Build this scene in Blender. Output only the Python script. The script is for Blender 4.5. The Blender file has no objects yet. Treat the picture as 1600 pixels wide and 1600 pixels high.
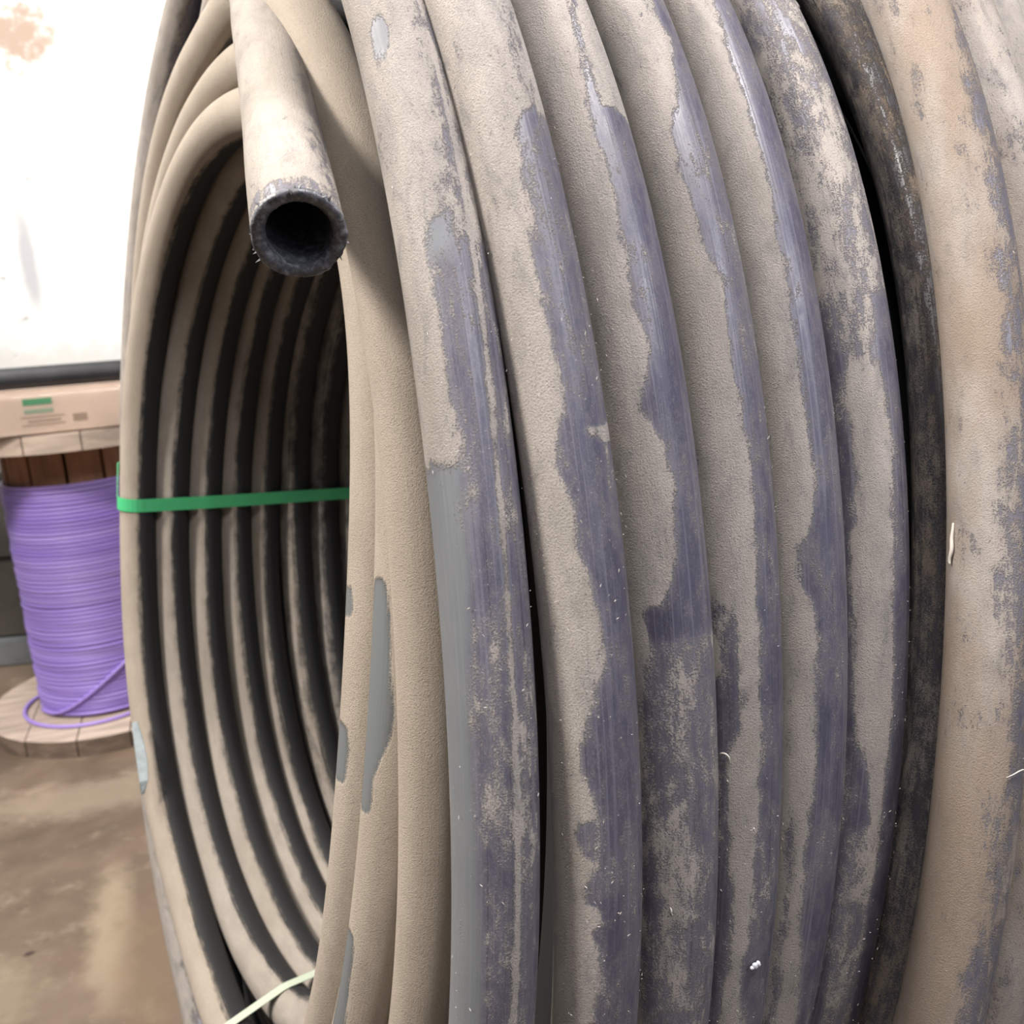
import bpy, bmesh, math, random
import numpy as np
from mathutils import Vector, Matrix
random.seed(7); rng = np.random.default_rng(7)
S = bpy.context.scene
COL = S.collection
PI = math.pi

# ------------------------------------------------------------------ camera
cam_d = bpy.data.cameras.new('camera'); cam = bpy.data.objects.new('camera', cam_d); COL.objects.link(cam)
Fw = Vector((-0.025215, 0.972081, -0.233289)); Rt = Vector((0.998420, 0.012764, -0.054728)); Up = Vector((0.050223, 0.234300, 0.970866))
cam.matrix_world = Matrix(((Rt.x, Up.x, -Fw.x, 0), (Rt.y, Up.y, -Fw.y, 0), (Rt.z, Up.z, -Fw.z, 1.235), (0, 0, 0, 1)))
cam_d.sensor_width = 36; cam_d.lens = 31.584; cam_d.clip_start = 0.02; cam_d.clip_end = 100
cam_d.dof.use_dof = True; cam_d.dof.focus_distance = 0.56; cam_d.dof.aperture_fstop = 10.5
S.camera = cam
S.view_settings.view_transform = 'Standard'; S.view_settings.look = 'None'
S.view_settings.exposure = 0.0; S.view_settings.gamma = 1.0; S.view_settings.use_curve_mapping = False

# ------------------------------------------------------------------ world and lamps
W = bpy.data.worlds.new('hall_light'); S.world = W; W.use_nodes = True
W.node_tree.nodes['Background'].inputs[0].default_value = (0.82, 0.9, 1.0, 1)
W.node_tree.nodes['Background'].inputs[1].default_value = 0.115

def lamp(name, loc, target, size, power, color):
    l = bpy.data.lights.new(name, 'AREA'); l.shape = 'RECTANGLE'; l.size, l.size_y = size; l.energy = power; l.color = color
    o = bpy.data.objects.new(name, l); COL.objects.link(o); o.location = loc
    d = Vector(target) - Vector(loc); o.rotation_euler = d.to_track_quat('-Z', 'Y').to_euler()
    return o
lamp('ceiling_or_fill_lamp', (-1.85, -0.05, 3.0), (0.0, 0.7, 1.0), (0.45, 0.45), 118, (1.0, 0.94, 0.86))
lamp('ceiling_or_fill_lamp', (0.30, 0.16, 2.50), (0.15, 0.65, 1.2), (1.0, 0.5), 42, (1.0, 0.96, 0.93))  # added overhead fill, brightens the coil top and fades downward
lamp('ceiling_or_fill_lamp', (-1.9, 1.5, 3.6), (-1.7, 3.2, 0.8), (1.2, 0.5), 150, (1.0, 0.96, 0.9))  # added fill to brighten the back wall, drum and carton
lamp('tube_lamp', (2.3, -1.1, 3.1), (0.2, 0.55, 1.2), (1.3, 0.16), 38, (0.86, 0.90, 1.0))
lamp('cool_fill', (2.6, -1.6, 2.0), (0.2, 0.6, 1.1), (1.4, 2.2), 11, (0.72, 0.79, 1.0))  # added cool fill from the right; no door stands there

# ------------------------------------------------------------------ node helpers
class N:
    def __init__(s, name):
        s.m = bpy.data.materials.new(name); s.m.use_nodes = True; s.t = s.m.node_tree
        s.b = s.t.nodes['Principled BSDF']; s.out = s.t.nodes['Material Output']
    def n(s, typ, **kw):
        x = s.t.nodes.new(typ)
        for k, v in kw.items(): setattr(x, k, v)
        return x
    def l(s, a, b): s.t.links.new(a, b)
    def set(s, inp, v):
        if hasattr(v, 'node') or isinstance(v, bpy.types.NodeSocket): s.l(v, inp)
        else: inp.default_value = v
    def math(s, op, a, b=0.0, c=0.0, clamp=False):
        x = s.n('ShaderNodeMath', operation=op, use_clamp=clamp)
        for i, v in enumerate((a, b, c)): s.set(x.inputs[i], v)
        return x.outputs[0]
    def vmath(s, op, a, b=(0, 0, 0)):
        x = s.n('ShaderNodeVectorMath', operation=op); s.set(x.inputs[0], a); s.set(x.inputs[1], b); return x.outputs[0]
    def noise(s, vec, scale, detail=4, rough=0.55, col=False, dist=0.0):
        x = s.n('ShaderNodeTexNoise'); x.inputs['Scale'].default_value = scale; x.inputs['Detail'].default_value = detail
        x.inputs['Roughness'].default_value = rough; x.inputs['Distortion'].default_value = dist
        if vec is not None: s.l(vec, x.inputs['Vector'])
        return x.outputs[1] if col else x.outputs[0]
    def mix(s, f, a, b):
        x = s.n('ShaderNodeMix', data_type='RGBA'); s.set(x.inputs[0], f)
        for i, v in ((6, a), (7, b)):
            if isinstance(v, tuple): x.inputs[i].default_value = (*v[:3], 1)
            else: s.l(v, x.inputs[i])
        return x.outputs[2]
    def fmix(s, f, a, b):
        x = s.n('ShaderNodeMix', data_type='FLOAT'); s.set(x.inputs[0], f); s.set(x.inputs[2], a); s.set(x.inputs[3], b); return x.outputs[0]
    def ramp(s, v, lo, hi, a=0.0, b=1.0):
        x = s.n('ShaderNodeMapRange', interpolation_type='SMOOTHSTEP'); s.set(x.inputs[0], v)
        for i, q in enumerate((lo, hi, a, b)): s.set(x.inputs[i + 1], q)
        return x.outputs[0]
    def bump(s, h, strength, dist):
        x = s.n('ShaderNodeBump'); x.inputs['Strength'].default_value = strength; x.inputs['Distance'].default_value = dist; s.l(h, x.inputs['Height'])
        return x.outputs[0]
    def attr(s, name):
        return s.n('ShaderNodeAttribute', attribute_name=name)
    def obj(s): return s.n('ShaderNodeTexCoord').outputs['Object']
    def mapped(s, vec, scale=(1, 1, 1), loc=(0, 0, 0)):
        x = s.n('ShaderNodeMapping'); x.inputs['Scale'].default_value = scale; x.inputs['Location'].default_value = loc; s.l(vec, x.inputs[0]); return x.outputs[0]
    def P(s, **kw):
        for k, v in kw.items():
            i = s.b.inputs[k.replace('_', ' ')]
            if isinstance(v, tuple): i.default_value = (*v[:3], 1)
            else: s.set(i, v)
        return s.m

def plain(name, col, rough=0.6, vary=0.25, scale=8.0, bump=0.15, bd=0.002, stretch=(1, 1, 1), metal=0.0):
    k = N(name); v = k.mapped(k.obj(), stretch); a = k.noise(v, scale, 6, 0.6)
    dark = tuple(c * (1 - vary) for c in col); light = tuple(min(1, c * (1 + vary * .6)) for c in col)
    c = k.mix(k.ramp(a, .3, .7), dark, light)
    k.P(Base_Color=c, Roughness=rough, Metallic=metal, Normal=k.bump(k.noise(v, scale * 6, 4), bump, bd)); return k.m

# dusty polyethylene pipe: attributes tc (position on the pipe skin) and bare (how far the dust is rubbed off, and shade painted as bare plastic)
def pipe_material(name):
    k = N(name)
    tc = k.attr('tc').outputs['Vector']; bare = k.attr('bare').outputs['Fac']; film = k.attr('film').outputs['Fac']
    oi = k.n('ShaderNodeObjectInfo'); sep = k.n('ShaderNodeSeparateColor'); k.l(oi.outputs['Color'], sep.inputs[0])
    warm, brown, black = sep.outputs[0], sep.outputs[1], sep.outputs[2]
    off = k.n('ShaderNodeCombineXYZ'); k.l(oi.outputs['Random'], off.inputs[2]); 
    v = k.vmath('ADD', tc, k.vmath('MULTIPLY', off.outputs[0], (0, 0, 40.0)))
    vs = k.vmath('MULTIPLY', v, (1, 1, .45)); vl = k.vmath('MULTIPLY', v, (1, 1, .012))
    big = k.noise(vs, 55, 4, .6, dist=.3); mid = k.noise(vs, 170, 4, .65); fine = k.noise(v, 900, 3, .7); grit = k.noise(v, 2200, 2, .6)
    lines = k.noise(vl, 520, 2, .5)
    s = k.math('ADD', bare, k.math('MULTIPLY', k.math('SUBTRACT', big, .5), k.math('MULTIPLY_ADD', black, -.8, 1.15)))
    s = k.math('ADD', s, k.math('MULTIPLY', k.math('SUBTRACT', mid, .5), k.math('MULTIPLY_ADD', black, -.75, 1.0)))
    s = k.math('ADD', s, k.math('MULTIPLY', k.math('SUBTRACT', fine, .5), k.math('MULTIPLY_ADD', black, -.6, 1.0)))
    s = k.math('ADD', s, k.math('MULTIPLY', k.math('SUBTRACT', lines, .5), .35))
    m = k.ramp(s, .34, .64)                                    # 1 = bare plastic
    dust = k.mix(k.ramp(big, .35, .68), (.374, .334, .306), (.30, .270, .249))
    dust = k.mix(k.math('MULTIPLY', k.ramp(k.noise(vs, 20, 3), .45, .7), .5), dust, (.27, .238, .205))
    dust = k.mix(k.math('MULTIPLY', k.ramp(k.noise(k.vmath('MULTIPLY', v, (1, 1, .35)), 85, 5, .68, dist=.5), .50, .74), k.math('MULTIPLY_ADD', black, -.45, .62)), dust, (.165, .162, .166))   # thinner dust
    dust = k.mix(k.math('MULTIPLY', warm, .5), dust, (.40, .325, .24))
    dust = k.mix(k.math('MULTIPLY', brown, k.ramp(k.noise(vs, 14, 4, .6), .3, .62)), dust, (.225, .16, .11))
    dust = k.mix(k.math('MULTIPLY', k.ramp(fine, .52, .72), .55), dust, (.15, .135, .125))
    dust = k.mix(k.math('MULTIPLY', k.ramp(grit, .62, .75), .6), dust, (.55, .5, .45))
    pl = k.mix(k.ramp(mid, .3, .7), (.040, .036, .066), (.070, .066, .100))
    pl = k.mix(k.math('MULTIPLY', k.ramp(s, 1.05, .50), .50), pl, (.23, .215, .22))       # thin haze of dust near the edges
    pl = k.mix(k.math('MULTIPLY', k.ramp(fine, .55, .78), .5), pl, (.22, .205, .215))
    pl = k.mix(k.math('MULTIPLY', k.ramp(lines, .56, .68), .30), pl, (.24, .228, .27))
    pl = k.mix(k.math('MULTIPLY', k.ramp(lines, .40, .30), .5), pl, (.02, .02, .032))
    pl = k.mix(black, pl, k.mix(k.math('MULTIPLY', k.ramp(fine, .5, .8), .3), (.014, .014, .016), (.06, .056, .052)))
    pl = k.mix(k.math('MULTIPLY', film, .7), pl, (.17, .182, .186))
    c = k.mix(m, dust, pl)
    rough = k.fmix(m, .95, k.fmix(film, k.ramp(mid, .3, .8, .30, .52), .6))
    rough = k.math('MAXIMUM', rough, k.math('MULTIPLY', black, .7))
    h = k.math('ADD', k.math('MULTIPLY', k.math('SUBTRACT', 1.0, m), k.math('ADD', .5, k.math('MULTIPLY', fine, 1.1))), k.math('MULTIPLY', lines, .25))
    h = k.math('ADD', h, k.math('MULTIPLY', k.math('MULTIPLY', grit, .5), k.math('SUBTRACT', 1.0, m)))
    k.P(Base_Color=c, Roughness=rough, Normal=k.bump(h, .75, .0014))
    k.b.inputs['Specular IOR Level'].default_value = .5
    return k.m

M = {}
M['pipe'] = pipe_material('dusty_black_pipe')
k = N('cut_black_plastic'); v = k.obj(); f1 = k.noise(v, 260, 4, .7)
M['cut'] = k.P(Base_Color=k.mix(k.ramp(f1, .38, .95), (.060, .060, .066), (.36, .36, .40)), Roughness=.42, Normal=k.bump(k.noise(v, 420, 4), .5, .001))
k = N('green_strap'); v = k.obj(); M['strap'] = k.P(Base_Color=k.mix(k.noise(v, 30, 3), (.05, .45, .17), (.09, .54, .24)), Roughness=.38, Normal=k.bump(k.noise(v, 600, 2), .15, .0005))
k = N('pale_strap'); v = k.obj(); M['pale'] = k.P(Base_Color=k.mix(k.noise(v, 40, 3), (.40, .46, .36), (.50, .55, .44)), Roughness=.5)

# floor: stained bare concrete
k = N('stained_concrete'); v = k.obj()
a = k.noise(v, 2.2, 6, .62, dist=.4); b = k.noise(v, 9, 6, .65); c = k.noise(v, 130, 4, .7)
col = k.mix(k.ramp(a, .35, .66), (.105, .072, .049), (.180, .133, .096))
col = k.mix(k.math('MULTIPLY', k.ramp(b, .52, .74), .55), col, (.31, .245, .18))
col = k.mix(k.math('MULTIPLY', k.ramp(k.noise(v, 4.3, 5, .6), .55, .75), .6), col, (.17, .11, .068))
col = k.mix(k.math('MULTIPLY', k.ramp(c, .56, .72), .35), col, (.15, .1, .07))
col = k.mix(k.math('MULTIPLY', k.ramp(k.noise(v, 60, 3, .8), .68, .76), .7), col, (.55, .45, .34))
def streak(cx, cy, lx, ly, ang, amt):
    mp = k.n('ShaderNodeMapping', vector_type='TEXTURE'); mp.inputs['Location'].default_value = (cx, cy, 0); mp.inputs['Rotation'].default_value = (0, 0, ang); mp.inputs['Scale'].default_value = (lx, ly, 1)
    k.l(v, mp.inputs[0]); fl = k.vmath('MULTIPLY', mp.outputs[0], (1, 1, 0)); ln = k.n('ShaderNodeVectorMath', operation='LENGTH'); k.l(fl, ln.inputs[0])
    return k.ramp(k.math('ADD', ln.outputs['Value'], k.math('MULTIPLY', k.math('SUBTRACT', k.noise(v, 14, 5, .65), .5), amt)), .3, 1.1, 1.0, 0.0)
col = k.mix(k.math('MULTIPLY', streak(-.93, 1.62, .06, .30, .40, 1.2), .55), col, (.40, .32, .22))
col = k.mix(k.math('MULTIPLY', streak(-.80, 1.52, .10, .34, .40, 1.4), .55), col, (.155, .098, .055))
col = k.mix(k.math('MULTIPLY', streak(-1.10, 1.40, .16, .16, 0, 1.4), .4), col, (.34, .28, .20))
col = k.mix(k.math('MULTIPLY', streak(-1.063, 1.541, .014, .010, .5, .5), .9), col, (.03, .015, .012))
col = k.mix(k.math('MULTIPLY', streak(-1.19, 2.15, .5, .12, .25, 1.2), .5), col, (.36, .29, .215))
M['floor'] = k.P(Base_Color=col, Roughness=k.ramp(b, .3, .7, .55, .8), Normal=k.bump(c, .2, .002))
# wall: white limewash with scuffs and a rusty stain high up
k = N('white_limewash'); v = k.obj()
def blob(cx, cz, rx, rz, nscale, amt):
    mp = k.mapped(v, (1 / rx, 0, 1 / rz), (-cx / rx, 0, -cz / rz))
    ln = k.n('ShaderNodeVectorMath', operation='LENGTH'); k.l(mp, ln.inputs[0])
    r = k.math('ADD', ln.outputs['Value'], k.math('MULTIPLY', k.math('SUBTRACT', k.noise(v, nscale, 4, .6), .5), amt))
    return k.ramp(r, .35, 1.15, 1.0, 0.0)
base = k.mix(k.ramp(k.noise(v, 1.6, 5, .6), .35, .7), (.80, .80, .79), (.88, .88, .87))
base = k.mix(k.math('MULTIPLY', blob(-2.02, 2.38, .20, .13, 18, 2.4), .85), base, (.42, .28, .20))
base = k.mix(k.math('MULTIPLY', blob(-2.13, 1.52, .05, .26, 6, .9), .75), base, (.42, .42, .45))
base = k.mix(k.math('MULTIPLY', blob(-2.2, 1.05, .9, .10, 14, 2.2), .35), base, (.55, .52, .48))
vv = k.mapped(v, (1, 1, 1.9))
base = k.mix(k.math('MULTIPLY', k.ramp(k.noise(vv, 9, 2, .4), .69, .74), .7), base, (.4, .38, .38))
M['wall'] = k.P(Base_Color=base, Roughness=.9, Normal=k.bump(k.noise(v, 30, 5), .2, .01))
M['purple'] = None
k = N('purple_cable_sheath'); v = k.obj(); a = k.attr('shade').outputs['Fac']
M['purple'] = k.P(Base_Color=k.mix(a, (.33, .22, .70), (.48, .36, .84)), Roughness=.42)
M['board'] = plain('weathered_pale_wood', (.50, .40, .33), .8, .28, 5, .35, .003, (1, 7, 7))
M['rim'] = plain('grimy_end_grain', (.20, .145, .11), .85, .35, 7, .4, .003, (2, 2, 5))
M['stave'] = plain('brown_stave_wood', (.34, .175, .10), .7, .35, 9, .35, .002, (4, 4, .6))
M['card'] = plain('cardboard', (.74, .58, .48), .8, .10, 5, .08, .001)
M['ink'] = plain('faint_brown_print', (.42, .31, .24), .8, .1)
M['green'] = plain('green_label_print', (.10, .33, .17), .6, .1); M['greenpale'] = plain('pale_green_label_print', (.33, .42, .31), .6, .1)
M['rubber'] = plain('black_rubber', (.022, .022, .027), .55, .3, 20)
M['binwall'] = plain('grimy_dark_steel', (.060, .052, .045), .65, .5, 3.5, .2, .002)
M['binskid'] = plain('grey_steel_skid', (.16, .17, .18), .5, .3, 5, .2, .002)
M['tape'] = plain('grey_blue_tape', (.26, .30, .32), .5, .2, 60)
M['lint'] = plain('pale_lint', (.52, .48, .43), .9, .1); M['white_chip'] = plain('white_foam_chip', (.82, .82, .9), .9, .05)
k = N('clear_stretch_film'); tr = k.n('ShaderNodeBsdfTransparent'); gl = k.n('ShaderNodeBsdfGlossy'); gl.inputs['Roughness'].default_value = .12
fr = k.n('ShaderNodeFresnel'); fr.inputs['IOR'].default_value = 1.5; mx = k.n('ShaderNodeMixShader')
v = k.mapped(k.obj(), (1, 1, .5)); bn = k.bump(k.noise(v, 16, 2, .5), .6, .012); k.l(bn, gl.inputs['Normal']); k.l(bn, fr.inputs['Normal'])
k.l(k.math('MULTIPLY', fr.outputs[0], .55), mx.inputs[0]); k.l(tr.outputs[0], mx.inputs[1]); k.l(gl.outputs[0], mx.inputs[2]); k.l(mx.outputs[0], k.out.inputs[0])
M['film'] = k.m

# ------------------------------------------------------------------ object helpers
def link(name, me, mat=None, parent=None, smooth=True):
    o = bpy.data.objects.new(name, me); COL.objects.link(o)
    if mat: me.materials.append(mat)
    if parent: o.parent = parent
    if smooth:
        me.polygons.foreach_set('use_smooth', [True] * len(me.polygons))
    return o
def tag(o, label=None, cat=None, group=None, kind=None):
    if label: o['label'] = label
    if cat: o['category'] = cat
    if group: o['group'] = group
    if kind: o['kind'] = kind
    return o
def empty(name, loc=(0, 0, 0), rz=0):
    o = bpy.data.objects.new(name, None); COL.objects.link(o); o.location = loc; o.rotation_euler.z = rz; o.empty_display_size = .1; return o
def mesh(name, V, Fc):
    me = bpy.data.meshes.new(name); me.from_pydata([tuple(map(float, v)) for v in V], [], Fc); me.update(); return me
def frames(P):
    T = np.gradient(P, axis=0); T /= np.linalg.norm(T, axis=1)[:, None]; return T
def tube_arrays(P, rad, ref, m, closed=False):
    """ref: per-point reference direction for angle 0; returns V, F, T, X, Y"""
    n = len(P)
    if closed: T = np.roll(P, -1, 0) - np.roll(P, 1, 0)
    else: T = np.gradient(P, axis=0)
    T /= np.linalg.norm(T, axis=1)[:, None]
    X = ref - (ref * T).sum(1)[:, None] * T; X /= np.linalg.norm(X, axis=1)[:, None]; Y = np.cross(T, X)
    ph = np.arange(m) / m * 2 * PI
    rad = np.broadcast_to(np.asarray(rad, float), (n,))
    V = P[:, None] + rad[:, None, None] * (np.cos(ph)[None, :, None] * X[:, None] + np.sin(ph)[None, :, None] * Y[:, None])
    i = np.arange(n if closed else n - 1)[:, None]; j = np.arange(m)[None, :]; i2 = (i + 1) % n; j2 = (j + 1) % m
    Fc = np.stack([i * m + j, i * m + j2, i2 * m + j2, i2 * m + j], -1).reshape(-1, 4)
    return V.reshape(-1, 3), Fc, T, X, Y
def fast_mesh(name, V, Fc):
    me = bpy.data.meshes.new(name); me.vertices.add(len(V)); me.vertices.foreach_set('co', np.asarray(V, np.float32).ravel())
    nf = len(Fc); me.loops.add(nf * 4); me.loops.foreach_set('vertex_index', np.asarray(Fc, np.int32).ravel())
    me.polygons.add(nf); me.polygons.foreach_set('loop_start', np.arange(nf, dtype=np.int32) * 4)
    me.update(calc_edges=True); me.validate(); return me
def put_attr(me, name, typ, arr):
    at = me.attributes.new(name, typ, 'POINT'); at.data.foreach_set('vector' if typ == 'FLOAT_VECTOR' else 'value', np.asarray(arr, np.float32).ravel())
def box_bm(bm, x0, x1, y0, y1, z0, z1, bev=0.0):
    r = bmesh.ops.create_cube(bm, size=1.0)
    for q in r['verts']: q.co = Vector(((x0 + x1) / 2 + q.co.x * (x1 - x0), (y0 + y1) / 2 + q.co.y * (y1 - y0), (z0 + z1) / 2 + q.co.z * (z1 - z0)))
    if bev:
        es = list({e for q in r['verts'] for e in q.link_edges}); bmesh.ops.bevel(bm, geom=es, offset=bev, segments=2, affect='EDGES', clamp_overlap=True)
def from_bm(name, bm, mat, parent=None, smooth=False):
    me = bpy.data.meshes.new(name); bm.normal_update(); bm.to_mesh(me); bm.free(); return link(name, me, mat, parent, smooth)
def simple_tube(name, pts, rad, mat, parent=None, m=10, closed=False, up=(0.01, 0.02, 1), caps=True):
    P = np.array(pts, float); ref = np.broadcast_to(np.array(up, float), P.shape)
    V, Fc, T, X, Y = tube_arrays(P, rad, ref, m, closed)
    fl = [tuple(map(int, q)) for q in Fc]
    if caps and not closed: n = len(P); fl += [tuple(range(m))[::-1], tuple((n - 1) * m + i for i in range(m))]
    return link(name, mesh(name, V, fl), mat, parent)

# ------------------------------------------------------------------ setting
bm = bmesh.new(); box_bm(bm, -7, 7, -5, 4.2, -.2, 0); tag(from_bm('floor', bm, M['floor']), kind='structure')
bm = bmesh.new(); box_bm(bm, -7, 7, 4.0, 4.2, 0, 4.5); tag(from_bm('wall_back', bm, M['wall']), kind='structure')

# ------------------------------------------------------------------ the coil of pipe
cA = np.array([0.803778, 0.583905, -0.114000]); cN = np.array([-0.575170, 0.811657, 0.101943]); cZ = np.array([0.152054, -0.016371, 0.988237])
cC = np.array([-0.295190, 0.992514, 0.931283]); E1, E2 = -0.0936, 0.0458; RAD = 0.025
def sstep(x): x = np.clip(x, 0, 1); return x * x * (3 - 2 * x)
def hoop_pts(far, near, q):
    w = sstep((0.30 - np.cos(q)) / 0.80)
    pf = [np.asarray(far[i] * (1 - w) + near[i] * w) for i in range(4)]
    s = np.sin(q); t = pf[1] + pf[3] * s + pf[2] * s * s; R = pf[0] * (1 + E1 * np.cos(2 * q) + E2 * np.sin(2 * q))
    rad = np.cos(q)[:, None] * cN + np.sin(q)[:, None] * cZ
    return cC + t[:, None] * cA + R[:, None] * rad, rad
#BARE_TABLE: worn places per turn: rows of (angle round the coil, from angle, to angle round the pipe), amount, softness, thin film or not
BARE = {
 'A': [([(130.5,0,100),(132.8,-4,100),(134.3,-2,100),(137.7,-9,100),(141.1,-19,100),(144.1,-29,100)],0.42,14,0),
   ([(144.0,-51,100),(147.4,-50,100),(148.9,-57,100),(150.5,-53,100),(152.1,-48,100),(153.7,-43,100),(155.0,-43,100),(155.2,-60,100),(159.9,-65,100),(166.4,-56,100),(171.3,-68,100),(183.7,-57,100)],0.66,16,0),
   ([(154.6,-119,-39),(155.5,-119,-47),(159.9,-118,-46),(166.2,-118,-62),(171.2,-118,-58),(183.7,-120,-46)],0.9,10,1),
   ([(132.7,-59,-47),(133.0,-65,-44),(134.5,-71,-48),(134.8,-68,-53)],0.9,6,1),
   ([(143.3,-50,-17),(144.2,-52,-19),(145.0,-54,-24)],0.75,12,1)],
 'B': [([(138.9,10,44),(139.2,-8,100),(140.6,-29,100),(142.2,-32,100),(145.2,-37,100),(147.4,-38,100),(149.9,-35,100),(152.0,-31,100),(152.9,-37,100),(153.3,-40,100),(153.9,-45,-12),(154.3,-49,4),(154.7,-56,100),(155.5,-56,100),(156.2,-47,100),(157.5,-36,100),(159.0,-42,100),(160.6,-25,100),(162.2,-21,100),(163.7,-20,100),(166.2,-35,100),(167.1,-49,100),(168.4,-62,100),(169.4,-52,100),(171.5,-44,100),(172.1,-63,100),(172.6,-70,100),(173.4,-62,100),(173.8,-42,100),(174.6,-49,100),(175.0,-59,100),(175.8,-56,100),(176.2,-38,100),(176.9,-35,100),(177.2,-52,100),(178.1,-43,100),(180.3,-39,100),(182.0,-43,100),(182.6,-67,100),(184.2,-76,100)],0.72,10,0),
   ([(132.4,-9,100),(135.9,-9,100),(138.6,-5,100)],0.36,14,0)],
 'C': [([(131.5,-10,17),(133.5,-21,-10),(136.6,-28,-17),(138.3,-36,-16),(139.6,-37,100),(141.7,-28,100),(144.9,-39,100),(148.2,-38,100),(150.3,-26,100),(151.8,-38,100),(153.0,-51,100),(154.7,-26,100),(156.3,-22,100),(159.5,-26,100),(161.1,-35,100),(162.1,-51,100),(162.5,-73,100),(164.3,-72,100)],0.8,10,0),
   ([(164.3,-74,100),(167.7,-88,100),(173.0,-95,100),(186.4,-82,100)],0.6,10,0),
   ([(171.2,-57,-39),(172.9,-56,-28),(175.7,-55,-24),(179.0,-57,-31),(181.2,-49,-24),(182.7,-44,-25)],0.4,12,0)],
 'D': [([(129.9,-7,100),(133.9,-8,100),(137.1,-25,100),(137.8,-38,100),(139.0,-48,100),(141.2,-50,100),(142.0,-40,100),(144.5,-41,100),(146.4,-22,100),(148.1,-27,100),(151.5,-26,100),(154.9,-21,100),(158.3,-23,100),(161.0,-23,100),(165.2,-26,100),(168.7,-22,100),(174.1,-24,100),(175.4,-30,100),(179.7,-30,100),(183.7,-34,100),(187.6,-22,100)],0.74,10,0),
   ([(162.5,-136,-70),(163.8,-106,-48),(164.6,-84,-47),(165.5,-78,-52),(166.6,-85,-49),(168.0,-97,-46),(169.5,-92,-50),(171.0,-99,-63),(176.2,-102,-60),(182.0,-91,-49),(188.3,-88,-56)],0.7,10,0)],
 'E': [([(128.0,-16,100),(130.5,-28,100),(133.5,-34,100),(136.4,-32,100),(138.4,-32,100),(140.7,-31,100),(144.1,-36,100),(147.8,-36,100),(151.5,-35,100),(154.3,-37,100),(156.2,-32,100),(157.9,-32,100),(159.7,-45,100),(160.4,-65,100),(162.2,-67,100),(163.4,-43,100),(169.6,-39,100),(173.4,-38,100),(177.3,-47,100),(181.3,-42,100),(185.1,-23,100),(189.3,-16,100)],0.76,10,0),
   ([(168.2,-84,-75),(173.6,-77,-66),(179.5,-73,-57),(183.5,-69,-58),(190.0,-70,-47)],0.6,10,0)],
 'F': [([(125.2,-77,100),(130.9,-129,100),(136.6,-130,100),(140.2,-119,100)],0.47,14,0),
   ([(127.0,-51,23),(129.2,-67,-25),(133.4,-88,-45),(136.1,-82,-50),(137.3,-91,-55)],0.58,12,0),
   ([(137.0,-91,100),(143.2,-103,100),(147.2,-114,100),(151.2,-120,100)],0.44,12,0),
   ([(146.6,-114,-70),(151.3,-120,-73),(155.1,-116,-74),(158.6,-108,-74),(159.4,-101,-69),(160.2,-107,-83),(166.7,-96,-78),(170.6,-90,-72),(174.4,-82,-47),(176.8,-80,-33),(179.8,-86,-62),(191.5,-80,-55)],0.75,10,0),
   ([(146.8,-15,100),(150.2,-23,100),(153.2,-17,100),(157.6,-19,100),(162.1,-21,100),(170.3,-18,100),(174.1,-20,100),(178.1,-24,100),(182.1,-25,100),(190.4,-13,100)],0.82,10,0),
   ([(177.5,-67,-29),(182.3,-63,-25),(190.8,-55,-13)],0.5,10,0)],
 'H': [([(133.0,8,100),(136.6,-22,100),(140.1,-31,100),(146.9,-37,100),(152.2,-36,100),(154.7,-39,100),(159.1,-55,100),(162.9,-58,100),(167.9,-41,100),(171.7,-30,100),(174.4,-52,100),(176.9,-36,100),(180.3,-47,100),(182.5,-54,100),(186.1,-53,100)],0.52,20,0),
   ([(131.2,-84,-72),(132.4,-88,-75),(133.9,-91,-79)],0.5,10,0),
   ([(138.5,-106,-81),(139.4,-103,-78),(140.2,-100,-86)],0.4,8,0)],
 'P1': [([(174.0,-116,-76),(176.6,-116,-68),(180.0,-116,-71)],0.85,12,1),
   ([(160.7,-114,-82),(162.2,-114,-74),(164.1,-115,-75)],0.7,10,1)],
 'P2': [([(160.1,-106,-70),(163.4,-116,-59),(171.1,-117,-45),(173.9,-117,-51),(176.8,-118,-73),(180.2,-118,-75)],0.8,12,1),
   ([(191.2,-121,-81),(195.3,-122,-80),(202.7,-111,-63)],0.8,12,1)],
}
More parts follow.
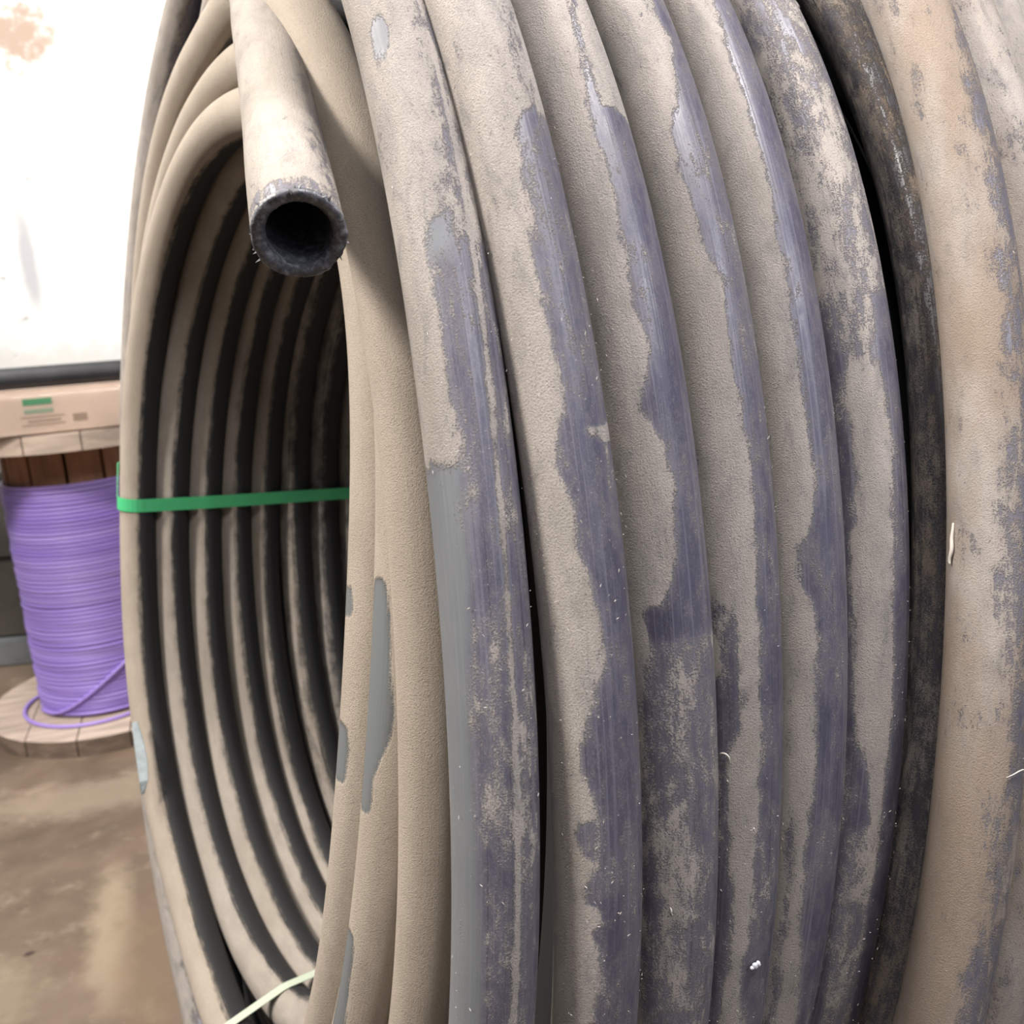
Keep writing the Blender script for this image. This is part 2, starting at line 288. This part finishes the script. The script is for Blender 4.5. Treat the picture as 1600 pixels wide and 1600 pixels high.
#END_TABLE
BARE['A'] += [([(131,R0_,R0_+7) for R0_ in (12,)] + [(140, 10, 17), (148, 4, 11), (156, -4, 3), (164, -8, -1), (172, -8, -1), (184, -11, -4)], .12, 4, 0)]
def turn(key, far, near, parent, nseg=240, m=20, bias=.12, brown=0., warm=0., black=0., label=None, wob=0.0012, fat=1.0):
    q = np.arange(nseg) / nseg * 2 * PI
    if nseg > 500:                                   # finer where the photo looks closely
        d = 1 + 2.2 * np.exp(-((q - 2.75) / .75) ** 2); cdf = np.concatenate([[0], np.cumsum(d)]); q = np.interp(np.arange(nseg) / nseg * cdf[-1], cdf, np.arange(nseg + 1) / nseg * 2 * PI)
    P, rad = hoop_pts(far, near, q)
    ph0 = rng.uniform(0, 6.28, 4)
    P = P + wob * (np.sin(3 * q + ph0[0]) + .5 * np.sin(7 * q + ph0[1]))[:, None] * rad + wob * .5 * np.sin(5 * q + ph0[2])[:, None] * cA
    V, Fc, T, X, Y = tube_arrays(P, RAD * fat, rad, m, True)
    me = fast_mesh('pipe_turn', V, Fc)
    phi = np.arange(m) / m * 2 * PI; u = np.concatenate([[0], np.cumsum(np.linalg.norm(np.diff(P, axis=0), axis=1))])
    tc = np.stack(np.broadcast_arrays(RAD * np.cos(phi)[None], RAD * np.sin(phi)[None], u[:, None]), -1)
    bare = np.full((nseg, m), bias); film = np.zeros((nseg, m))
    # angle around the pipe measured from outward (0) towards the far end of the coil (+)
    sgn = np.sign((Y * cA).sum(1))[:, None]
    pd = np.degrees((phi[None] + PI) % (2 * PI) - PI) * sgn
    qd = np.degrees(q)[:, None]
    for (poly, amt, soft, isfilm) in BARE.get(key, []):
        pq = np.array([r[0] for r in poly], float); lo = np.interp(qd, pq, [r[1] for r in poly]); hi = np.interp(qd, pq, [r[2] for r in poly])
        soft = soft * 2.0; a = sstep((pd - lo) / soft + .5) * sstep((hi - pd) / soft + .5) * sstep((qd - pq[0]) / 1.6 + .5) * sstep((pq[-1] - qd) / 1.6 + .5)
        if isfilm: film = np.maximum(film, a)
        bare = bare + (amt - bare) * a
    if key in ('N', 'P1', 'P2', 'P3', 'A'):               # far side: shade of faces turned from the mouth, painted as bare black
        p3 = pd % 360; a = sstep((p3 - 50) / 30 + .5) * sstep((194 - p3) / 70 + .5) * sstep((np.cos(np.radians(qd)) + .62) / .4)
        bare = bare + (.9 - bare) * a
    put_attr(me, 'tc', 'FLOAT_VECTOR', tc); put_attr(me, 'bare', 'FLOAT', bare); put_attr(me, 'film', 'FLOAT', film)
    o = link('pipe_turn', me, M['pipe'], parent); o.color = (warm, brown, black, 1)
    if label: o['label'] = label
    return o

coil = empty('pipe_coil', (0.05, 1.2, 0.0)); bpy.context.view_layer.update()
class Par: pass
tag(coil, 'big upright coil of dusty black plastic pipe filling the foreground', 'pipe coil')
def reparent(o): o.parent = coil; o.matrix_parent_inverse = coil.matrix_world.inverted(); return o
TURNS = []
def T_(key, far, near=None, **kw): TURNS.append((far, near or far)); return reparent(turn(key, far, near or far, None, **kw))

NEAR = {'A': (.6817, -.1192, .0068, -.0070), 'B': (.7093, -.0645, -.0005, -.0306), 'C': (.7124, -.0088, -.0028, -.0246), 'D': (.7143, .0464, .0013, -.0082),
        'E': (.7164, .1004, .0090, .0096), 'F': (.7250, .1542, .0175, .0261), 'G': (.745, .214, .03, .052), 'H': (.8002, .1695, .0503, .0576), 'I': (.806, .2215, .0503, .0576)}
FIN = dict(nseg=760, m=96)
T_('A', (.7031, -.0163, -.0071, .0157), NEAR['A'], fat=.955, label='front outer turn with a long scored line, rubbed to bare plastic', **FIN)
T_('B', (.705, .036, 0, 0), NEAR['B'], fat=.98, **FIN)
T_('C', (.707, .088, 0, 0), NEAR['C'], label='outer turn with a shiny bare streak near the top', **FIN)
T_('D', (.71, .140, 0, 0), NEAR['D'], **FIN)
T_('E', (.712, .192, 0, 0), NEAR['E'], **FIN)
T_('F', (.72, .244, 0, 0), NEAR['F'], **FIN)
T_('G', (.745, .29, 0, 0), NEAR['G'], nseg=760, m=48, bias=.53, brown=.7, black=.5, label='recessed turn darkened in colour for the shadow of the outermost layer')  # brown dust; the extra black puts the outer layer's shadow into the colour
T_('H', (.79, .25, .02, .02), NEAR['H'], brown=.7, bias=.16, label='raised outermost turn coated in brown dust', **FIN)
T_('I', (.80, .302, .02, .02), NEAR['I'], brown=.5, bias=.25, **FIN)
for i in range(3): T_('J', (.803, .354 + .052 * i, .03, .03), (.806, .2735 + .052 * i, .05, .055))
# end layers at the near lip of the opening
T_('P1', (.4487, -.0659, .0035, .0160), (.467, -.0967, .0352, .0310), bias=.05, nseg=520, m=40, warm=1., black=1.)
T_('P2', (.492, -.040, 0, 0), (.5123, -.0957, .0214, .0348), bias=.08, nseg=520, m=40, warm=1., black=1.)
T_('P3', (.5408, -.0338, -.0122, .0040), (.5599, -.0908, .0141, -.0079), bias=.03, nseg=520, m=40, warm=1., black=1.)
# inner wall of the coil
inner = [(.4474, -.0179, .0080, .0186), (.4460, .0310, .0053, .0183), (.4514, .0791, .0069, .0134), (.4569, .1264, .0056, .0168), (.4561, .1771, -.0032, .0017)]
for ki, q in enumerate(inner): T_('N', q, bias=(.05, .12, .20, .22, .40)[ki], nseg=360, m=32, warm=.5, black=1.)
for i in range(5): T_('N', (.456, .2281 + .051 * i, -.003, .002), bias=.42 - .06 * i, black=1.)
# buried layers
for R0, t0, cnt in ((.507, .05, 8), (.558, .02, 9), (.609, .03, 8), (.655, -.045, 10), (.753, .275, 4)):
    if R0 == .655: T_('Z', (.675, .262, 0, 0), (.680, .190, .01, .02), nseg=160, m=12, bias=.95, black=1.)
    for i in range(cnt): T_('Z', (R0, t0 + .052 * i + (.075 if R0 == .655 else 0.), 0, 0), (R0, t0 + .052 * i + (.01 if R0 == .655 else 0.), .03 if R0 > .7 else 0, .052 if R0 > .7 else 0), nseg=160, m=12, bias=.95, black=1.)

# loose tail of the pipe: leaves the inner layers over the top and sticks out of the mouth
def tail():
    cp = [(-.1885, -.4750, .3700), (-.1850, -.4684, .3732), (-.1660, -.4010, .4105), (-.1450, -.3326, .4418), (-.1200, -.2420, .4950), (-.0933, -.1461, .5419), (-.0788, -.0955, .5728),
          (-.062, -.02, .602), (-.04, .10, .622), (-.015, .22, .600), (.0, .34, .535), (.01, .45, .42), (.015, .52, .28), (.018, .56, .12), (.02, .568, -.05)]
    cp = np.array(cp[1:]); s = np.concatenate([[0], np.cumsum(np.linalg.norm(np.diff(cp, axis=0), axis=1))])
    # Catmull-Rom through the control points
    ts = np.linspace(0, s[-1], 260); out = []
    ext = np.vstack([2 * cp[0] - cp[1], cp, 2 * cp[-1] - cp[-2]])
    for x in ts:
        i = min(np.searchsorted(s, x, 'right') - 1, len(cp) - 2); f = (x - s[i]) / (s[i + 1] - s[i]); a, b, c, d = ext[i:i + 4]
        out.append(.5 * ((2 * b) + (-a + c) * f + (2 * a - 5 * b + 4 * c - d) * f * f + (-a + 3 * b - 3 * c + d) * f ** 3))
    out = np.array(out)
    for _ in range(12): out[1:-1] = .25 * out[:-2] + .5 * out[1:-1] + .25 * out[2:]
    P = cC + out[:, :1] * cA + out[:, 1:2] * cN + out[:, 2:] * cZ
    return P
TP = tail(); m = 48; ref = np.broadcast_to(cZ, TP.shape)
TR = RAD * np.ones(len(TP)); 
V, Fc, Tt, X, Y = tube_arrays(TP, TR, ref, m)
me = fast_mesh('pipe_tail', V, Fc)
phi = np.arange(m) / m * 2 * PI; u = np.concatenate([[0], np.cumsum(np.linalg.norm(np.diff(TP, axis=0), axis=1))])
put_attr(me, 'tc', 'FLOAT_VECTOR', np.stack(np.broadcast_arrays(RAD * np.cos(phi)[None], RAD * np.sin(phi)[None], u[:, None]), -1))
bare = np.full((len(TP), m), .08); bare += .40 * sstep(((Y @ cA)[:, None] * np.sin(phi)[None] + (X @ cA)[:, None] * np.cos(phi)[None] - .1) / .5); bare[:3] = .45
put_attr(me, 'bare', 'FLOAT', bare); put_attr(me, 'film', 'FLOAT', np.zeros_like(bare))
tail_o = reparent(link('pipe_tail', me, M['pipe'])); tail_o.color = (.3, 0, 0, 1); tail_o['label'] = 'cut free end of the pipe jutting out over the opening'
# cut rim: ragged ring, bore and burrs
O0, D0, X0, Y0 = TP[0], -Tt[0], X[0], Y[0]
rings = []; mm = 96; ph = np.arange(mm) / mm * 2 * PI
jit = lambda s: np.array([s * (.6 * math.sin(5 * a + 1) + .5 * math.sin(13 * a + 2) + random.uniform(-1, 1)) for a in ph])
bore = .0178
prof = [(RAD * 1.003, -.0015, .0002), (RAD * 1.01, .0012, .0007), (RAD * .965, .0026, .0008), (RAD * .86, .0022, .0009), (bore * 1.09, .0015, .0008), (bore, -.0005, .0007), (bore * .98, -.006, .0004), (bore * .98, -.02, .0002), (bore * .98, -.16, 0), (.0005, -.161, 0)]
V = []
for (r, dz, js) in prof:
    jr = jit(js) * .35; jz = jit(js) * .6
    for a, x, zz in zip(ph, jr, jz): V.append(O0 + (r + x) * (math.cos(a) * X0 + math.sin(a) * Y0) + (dz + zz) * D0)
Fc = [(i * mm + j, (i + 1) * mm + j, (i + 1) * mm + (j + 1) % mm, i * mm + (j + 1) % mm) for i in range(len(prof) - 1) for j in range(mm)]
cut = link('cut_rim', mesh('cut_rim', V, Fc), M['cut'], tail_o); cut['label'] = 'rough sawn black edge around the hollow bore'
bm = bmesh.new()
for i in range(26):                                   # shavings and burrs left by the saw
    a = random.choice([random.uniform(-.5, .9), random.uniform(0, 6.28), random.uniform(3.6, 5.6)]); r = RAD * random.uniform(.93, 1.02)
    b = O0 + r * (math.cos(a) * X0 + math.sin(a) * Y0) + D0 * random.uniform(-.001, .002)
    d = (math.cos(a + random.uniform(-.8, .8)) * X0 + math.sin(a + random.uniform(-.8, .8)) * Y0) * random.uniform(.001, .0035) + D0 * random.uniform(-.001, .002)
    s = np.cross(d, D0); s = s / (np.linalg.norm(s) + 1e-9) * random.uniform(.0004, .0009)
    vs = [bm.verts.new(p) for p in (b - s, b + s, b + d, b + D0 * .0012)]
    for f in ((0, 1, 2), (1, 3, 2), (3, 0, 2), (0, 3, 1)): bm.faces.new([vs[x] for x in f])
from_bm('saw_burrs', bm, M['cut'], tail_o)['kind'] = 'stuff'

#STRAPS: flat bands drawn tight round the bundle of turns
def hull(pts):
    pts = sorted(map(tuple, pts)); out = []
    for seq in (pts, pts[::-1]):
        h = []
        for p in seq:
            while len(h) > 1 and (h[-1][0] - h[-2][0]) * (p[1] - h[-2][1]) - (h[-1][1] - h[-2][1]) * (p[0] - h[-2][0]) <= 0: h.pop()
            h.append(p)
        out += h[:-1]
    return out
def strap(name, qdeg, width, mat, label):
    q = math.radians(qdeg); pts = []
    for far, near in TURNS:
        P, rad = hoop_pts(far, near, np.array([q])); d = P[0] - cC; rv = math.cos(q) * cN + math.sin(q) * cZ
        t, r = d @ cA, d @ rv
        for a in np.arange(0, 2 * PI, PI / 12): pts.append((round(t + (RAD + .0022) * math.cos(a), 6), round(r + (RAD + .0022) * math.sin(a), 6)))
    h = hull(pts); rv = math.cos(q) * cN + math.sin(q) * cZ; wv = -math.sin(q) * cN + math.cos(q) * cZ
    c = np.mean(h, 0); V = []; n = len(h)
    for (t, r) in h:
        o = np.array([t, r]) - c; o = o / np.linalg.norm(o) * .0009
        for (dt, dr, w) in ((0, 0, -.5), (0, 0, .5), (o[0], o[1], .5), (o[0], o[1], -.5)): V.append(cC + (t + dt) * cA + (r + dr) * rv + w * width * wv)
    Fc = [(i * 4 + j, i * 4 + (j + 1) % 4, ((i + 1) % n) * 4 + (j + 1) % 4, ((i + 1) % n) * 4 + j) for i in range(n) for j in range(4)]
    o = link(name, mesh(name, V, Fc), mat, None, False); tag(o, label, 'strap'); return o
strap('strap', -1.25, .019, M['strap'], 'green plastic strap drawn across the inner turns of the coil')
strap('strap', -106.5, .014, M['pale'], 'pale strap round the bottom turns of the coil opening')
#END_STRAPS

# ------------------------------------------------------------------ cable drum
DX, DY = -1.413, 2.716; RF, RD = .362, .200; HB = .053; ZC, ZL, ZU = .781, .891, .941
drum = empty('cable_drum', (DX, DY, 0), .35); tag(drum, 'wooden cable drum with pale plank flanges standing on the floor behind the coil', 'cable drum')
def flange(z0, z1, nb, off):
    w = 2 * RF / nb
    for i in range(nb):
        x0 = -RF + i * w + .0018; x1 = -RF + (i + 1) * w - .0018; xs = np.linspace(x0, x1, 9)
        ys = np.sqrt(np.maximum(RF ** 2 - xs ** 2, .0006)); poly = [(x, -y) for x, y in zip(xs, ys)] + [(x, y) for x, y in zip(xs[::-1], ys[::-1])]
        bm = bmesh.new(); dz = random.uniform(-.002, .002)
        b = [bm.verts.new((x, y, z0 + (dz if z0 > .1 else 0))) for x, y in poly]; t = [bm.verts.new((x, y, z1 + dz)) for x, y in poly]
        bm.faces.new(b[::-1]); bm.faces.new(t); n = len(poly)
        for j in range(n): bm.faces.new((b[j], b[(j + 1) % n], t[(j + 1) % n], t[j]))
        bmesh.ops.bevel(bm, geom=[e for e in bm.edges if e.calc_face_angle(0) > .8], offset=.003, segments=1, affect='EDGES')
        o = from_bm('flange_board', bm, M['board'], drum); o.data.materials.append(M['rim'])
        if z0 < .1:                                      # grimy end grain round the lower rim
            for f in o.data.polygons:
                if abs(f.normal.z) < .5: f.material_index = 1
flange(0, HB, 5, 0); flange(ZL, ZU, 5, .3)
ns = 12
for i in range(ns):
    a0, a1 = i / ns * 2 * PI + .025, (i + 1) / ns * 2 * PI - .025; bm = bmesh.new(); pr = []
    for r in (RD - .025, RD - .002 - random.uniform(0, .003)):
        for a in (np.linspace(a0, a1, 4) if r > RD - .02 else np.linspace(a1, a0, 4)): pr.append((r * math.cos(a), r * math.sin(a)))
    lo = [bm.verts.new((x, y, HB)) for x, y in pr]; hi = [bm.verts.new((x, y, ZL - .001)) for x, y in pr]; n = len(pr)
    bm.faces.new(lo); bm.faces.new(hi[::-1])
    for j in range(n): bm.faces.new((lo[j], hi[j], hi[(j + 1) % n], lo[(j + 1) % n]))
    bmesh.ops.recalc_face_normals(bm, faces=bm.faces); from_bm('core_stave', bm, M['stave'], drum)
# purple cable
cab = empty('purple_cable', (DX, DY, HB)); tag(cab, 'bright purple cable wound in many turns around the wooden drum', 'cable')
cr = .0062; nt = int((ZC - HB - .004) / (2 * cr)); per = 56; P = []; sh = []
jr = [random.uniform(-.002, .0025) for _ in range(nt + 2)]; jz = [random.choice([0, 0, 0, .0025, -.002]) for _ in range(nt + 2)]
tone = [random.choice([.1, .35, .5, .6, .9]) for _ in range(nt + 2)]
for i in range(nt * per + 1):
    tn = i / per; kk = int(tn); f = tn - kk; a = 2 * PI * f + 2.0
    r = RD + cr + jr[kk] * (1 - f) + jr[kk + 1] * f + .0012 * math.sin(3 * a + kk)
    P.append((r * math.cos(a), r * math.sin(a), cr + .001 + tn * (ZC - HB - 2 * cr) / nt + jz[kk] * (1 - f) + jz[kk + 1] * f)); sh.append(tone[kk] * (1 - f) + tone[kk + 1] * f)
P = np.array(P); V, Fc, *_ = tube_arrays(P, cr * 1.04, np.broadcast_to([0, 0, 1.], P.shape), 8)
me = fast_mesh('wound_turns', V, Fc); put_attr(me, 'shade', 'FLOAT', np.repeat(sh, 8)); link('wound_turns', me, M['purple'], cab)
cab_back = math.atan2(-DY, -DX)
def around(a, r, z): return (r * math.cos(a), r * math.sin(a), z)
fr = math.atan2(-DY, -DX)                               # direction facing the viewer's side
pts = []
for i in range(40):
    s = i / 39; a = fr - 1.25 + 2.1 * s; pts.append(around(a, RD + .016, .012 + .16 * sstep(np.array((s - .1) / .9)) * 1.25))
simple_tube('slanting_strand', pts, .0055, M['purple'], cab, 8)
pts = []
for i in range(64):
    s = i / 63; a = fr - 1.9 + 2.9 * s; pts.append(around(a, RD + .018 + .058 * math.sin(PI * min(1, s * 1.25)) ** .7, .0062))
simple_tube('loose_loop', pts, .0055, M['purple'], cab, 8)
for o in cab.children:
    if o.name.startswith(('slanting', 'loose')): put_attr(o.data, 'shade', 'FLOAT', np.full(len(o.data.vertices), .45))

# ------------------------------------------------------------------ carton on the drum, pipe on the carton
az = math.atan2(DY, DX) - PI / 2 + .02
box = empty('carton', (DX, DY, ZU + .002), az); tag(box, 'film-wrapped cardboard carton with a green label lying on the cable drum', 'carton')
bw, b0, b1, bh = .42, -.345, .30, .118
bm = bmesh.new(); box_bm(bm, -bw, bw, b0, b1, .001, bh, .004); from_bm('carton_body', bm, M['card'], box)
bm = bmesh.new(); box_bm(bm, -bw - .004, bw + .004, b0 - .004, b1 + .004, .0005, bh + .003, .006)
bmesh.ops.subdivide_edges(bm, edges=bm.edges[:], cuts=6, use_grid_fill=True)
for q in bm.verts: q.co += Vector((0, random.uniform(-.0022, .0006), 0)) if q.co.y < 0 else Vector((0, 0, 0))
from_bm('stretch_film', bm, M['film'], box, True)
def decal(name, x0, x1, z0, z1, mat, dy=.0008):
    bm = bmesh.new(); box_bm(bm, x0, x1, b0 - dy, b0 + .0004, z0, z1); return from_bm(name, bm, mat, box)
#DECALS
decal('green_label', -.105, -.035, .080, .097, M['green']); decal('label_foot', -.105, -.035, .058, .069, M['greenpale'])
decal('printed_line', -.115, -.01, .047, .050, M['ink']); decal('printed_line', -.115, -.01, .026, .029, M['ink']); decal('printed_line', -.10, -.02, .035, .040, M['ink']); decal('printed_mark', .01, .045, .028, .048, M['ink'])
#END_DECALS
rod = empty('rubber_pipe', (DX, DY, 0), az); tag(rod, 'short black pipe lying along the front edge on top of the carton', 'pipe')
RR_ = .029; zr = ZU + .002 + bh + .004 + RR_
PX1 = .19
P = np.array([(-.75, b0 + .034, zr), (-.4, b0 + .034, zr), (PX1, b0 + .034, zr)]); V, Fc, *_ = tube_arrays(P, RR_, np.broadcast_to([0, 0, 1.], P.shape), 24)
Vi, Fi, *_ = tube_arrays(P, RR_ * .78, np.broadcast_to([0, 0, 1.], P.shape), 24)
fl = [tuple(map(int, q)) for q in Fc] + [tuple(int(x) + 72 for x in q[::-1]) for q in Fi] + [(48 + j, 120 + j, 120 + (j + 1) % 24, 48 + (j + 1) % 24) for j in range(24)] + [(j, (j + 1) % 24, 72 + (j + 1) % 24, 72 + j) for j in range(24)]
link('pipe_body', mesh('pipe_body', np.vstack([V, Vi]), fl), M['rubber'], rod, False)

# ------------------------------------------------------------------ dark chest at the left, behind the drum
ch = empty('steel_chest', (-2.35, 3.35, 0), .12); tag(ch, 'grimy dark steel chest on a grey skid behind the purple cable', 'chest')
bm = bmesh.new(); box_bm(bm, -.6, .82, -.26, .35, .10, .40, .008); from_bm('chest_body', bm, M['binwall'], ch)
bm = bmesh.new(); box_bm(bm, -.61, .83, -.272, .36, .405, .72, .01); from_bm('chest_lid', bm, M['binwall'], ch)
bm = bmesh.new(); box_bm(bm, -.62, .84, -.30, .30, 0, .098, .006); from_bm('skid', bm, M['binskid'], ch)['label'] = 'grey skid under the chest'

#DEBRIS: lint, shavings and chips clinging to the outer turns
def skin_point(key, qd, pd, lift=0.):
    q = np.radians(np.array([qd - .2, qd, qd + .2])); P, rad = hoop_pts(NEAR[key], NEAR[key], q); T = P[2] - P[0]; T /= np.linalg.norm(T)
    X = rad[1] - (rad[1] @ T) * T; X /= np.linalg.norm(X); Y = cA - (cA @ T) * T - (cA @ X) * X; Y /= np.linalg.norm(Y); a = math.radians(pd)
    nrm = math.cos(a) * X + math.sin(a) * Y; return P[1] + (RAD + lift) * nrm, nrm, T, np.cross(nrm, T)
bm = bmesh.new()
for i in range(1500):
    key = random.choice('ABBCCDDEEFFH'); p, n_, t_, b_ = skin_point(key, random.uniform(132, 190), random.uniform(-95, 45), -.0001)
    L = random.choice([.0003, .0004, .0006, .0012]); w = random.uniform(.00010, .00022); a = random.uniform(0, PI); d = math.cos(a) * t_ + math.sin(a) * b_; e = np.cross(n_, d)
    vs = [bm.verts.new(x) for x in (p - d * L, p - e * w, p + e * w, p + d * L + n_ * random.uniform(0, .0008), p + n_ * w * 2)]
    for f in ((0, 1, 4), (1, 3, 4), (3, 2, 4), (2, 0, 4), (0, 2, 1), (1, 2, 3)): bm.faces.new([vs[x] for x in f])
lint = from_bm('lint_specks', bm, M['lint']); tag(lint, 'tiny pale lint specks scattered over the outer turns of the coil', 'lint', None, 'stuff')
def curl(name, key, qd, pd, path, rad, mat, label, cat='shaving'):
    p, n_, t_, b_ = skin_point(key, qd, pd, rad * .6); pts = [p + x * b_ + y * t_ + z * n_ for x, y, z in path]
    # smooth the path
    P = np.array(pts)
    for _ in range(2):
        Q = np.empty((2 * len(P) - 1, 3)); Q[::2] = P; Q[1::2] = (P[1:] + P[:-1]) / 2; Q[1:-1] = .25 * Q[:-2] + .5 * Q[1:-1] + .25 * Q[2:]; P = Q
    taper = rad * (.45 + .55 * np.sin(np.linspace(.1, PI - .1, len(P)))) 
    o = simple_tube(name, P, taper, mat, None, 6, up=tuple(n_ + .01 * t_)); tag(o, label, cat); return o
mm_ = .001
#CURLS
S_ = lambda L: [(a * mm_, b * mm_, c * mm_) for a, b, c in L]
curl('pipe_shaving', 'D', 170.9, -70, S_([(-4, -1, 2), (-2, -2, 2.5), (0, -1.6, 2), (1.4, 0, 1.5), (1.8, 2, 1), (1.6, 4, .5)]), .0006, M['lint'], 'pale curled shaving hanging in the groove between two outer turns, the upper curl')
curl('pipe_shaving', 'D', 174.7, -34, S_([(-2, 1, .6), (-.5, .6, 1), (0, -1.5, 1.4), (.2, 1, 1.2), (1.6, 2.2, .8), (1.4, 4, .4)]), .0005, M['lint'], 'small forked pale shaving below the curled one on the same turn')
curl('pipe_shaving', 'C', 177.7, -47, S_([(-1, -2.5, .5), (0, -1, 1.2), (-.6, .6, .9), (.6, 2.2, .5)]), .0006, M['lint'], 'short crooked pale shaving low on the third outer turn')
curl('pipe_shaving', 'H', 161.4, -118, S_([(0, -13, .5), (.4, -8, 1.0), (-.3, -3, 1.4), (.8, 2, 1.6), (.4, 6, 1.9), (-1.2, 10, 2.2), (-.6, 13, 2.0)]), .0013, M['lint'], 'long frayed pale shaving hanging beside the brown outermost turn')
curl('pipe_shaving', 'H', 172.1, -12, S_([(9, -.5, .4), (5, -2, 1.4), (0, -1.5, 1.9), (-5, 1, 1.4), (-9, 2.6, .3)]), .0004, M['lint'], 'thin pale hair-like shaving across the brown outermost turn', 'shaving')
p, n_, t_, b_ = skin_point('D', 182.5, -18, .0006)
bm = bmesh.new()
for (x, y, r) in ((0, 0, 1.9), (2.2, -1.0, 1.7), (-1.6, 1.4, 1.5), (.9, 1.2, 1.3), (3.2, .2, 1.0)):
    g_ = bmesh.ops.create_icosphere(bm, subdivisions=2, radius=r * mm_)
    for q in g_['verts']:
        q.co *= random.uniform(.82, 1.15); c = np.array(q.co) ; q.co = Vector(p + (x * mm_ + c[0]) * b_ + (y * mm_ + c[1]) * t_ + c[2] * .6 * n_)
tag(from_bm('foam_chip', bm, M['white_chip'], None, True), 'bright white crumb of foam stuck low on the outer turns', 'chip')
# a peeling bit of tape on the left rim of the coil
P = [(-.5799, 1.1504, .6818), (-.5710, 1.1295, .6580), (-.5638, 1.1134, .6372), (-.5569, 1.0989, .6190), (-.5534, 1.0911, .6031)]
bm = bmesh.new(); rows = []
for i, (x, y, z_) in enumerate(P):
    w = (.006, .012, .013, .010, .002)[i]; rows.append([bm.verts.new((x + a * w, y + b + .004 * a, z_)) for a, b in ((0, 0), (1, 0), (1, .0012), (0, .0012))])
for a, b in zip(rows, rows[1:]):
    for j in range(4): bm.faces.new((a[j], a[(j + 1) % 4], b[(j + 1) % 4], b[j]))
bm.faces.new(rows[0][::-1]); bm.faces.new(rows[-1]); bmesh.ops.recalc_face_normals(bm, faces=bm.faces)
reparent(from_bm('peeling_tape', bm, M['tape']))['label'] = 'pale grey-blue flap of tape peeling off the left rim'
#END_CURLS
#END_DEBRIS
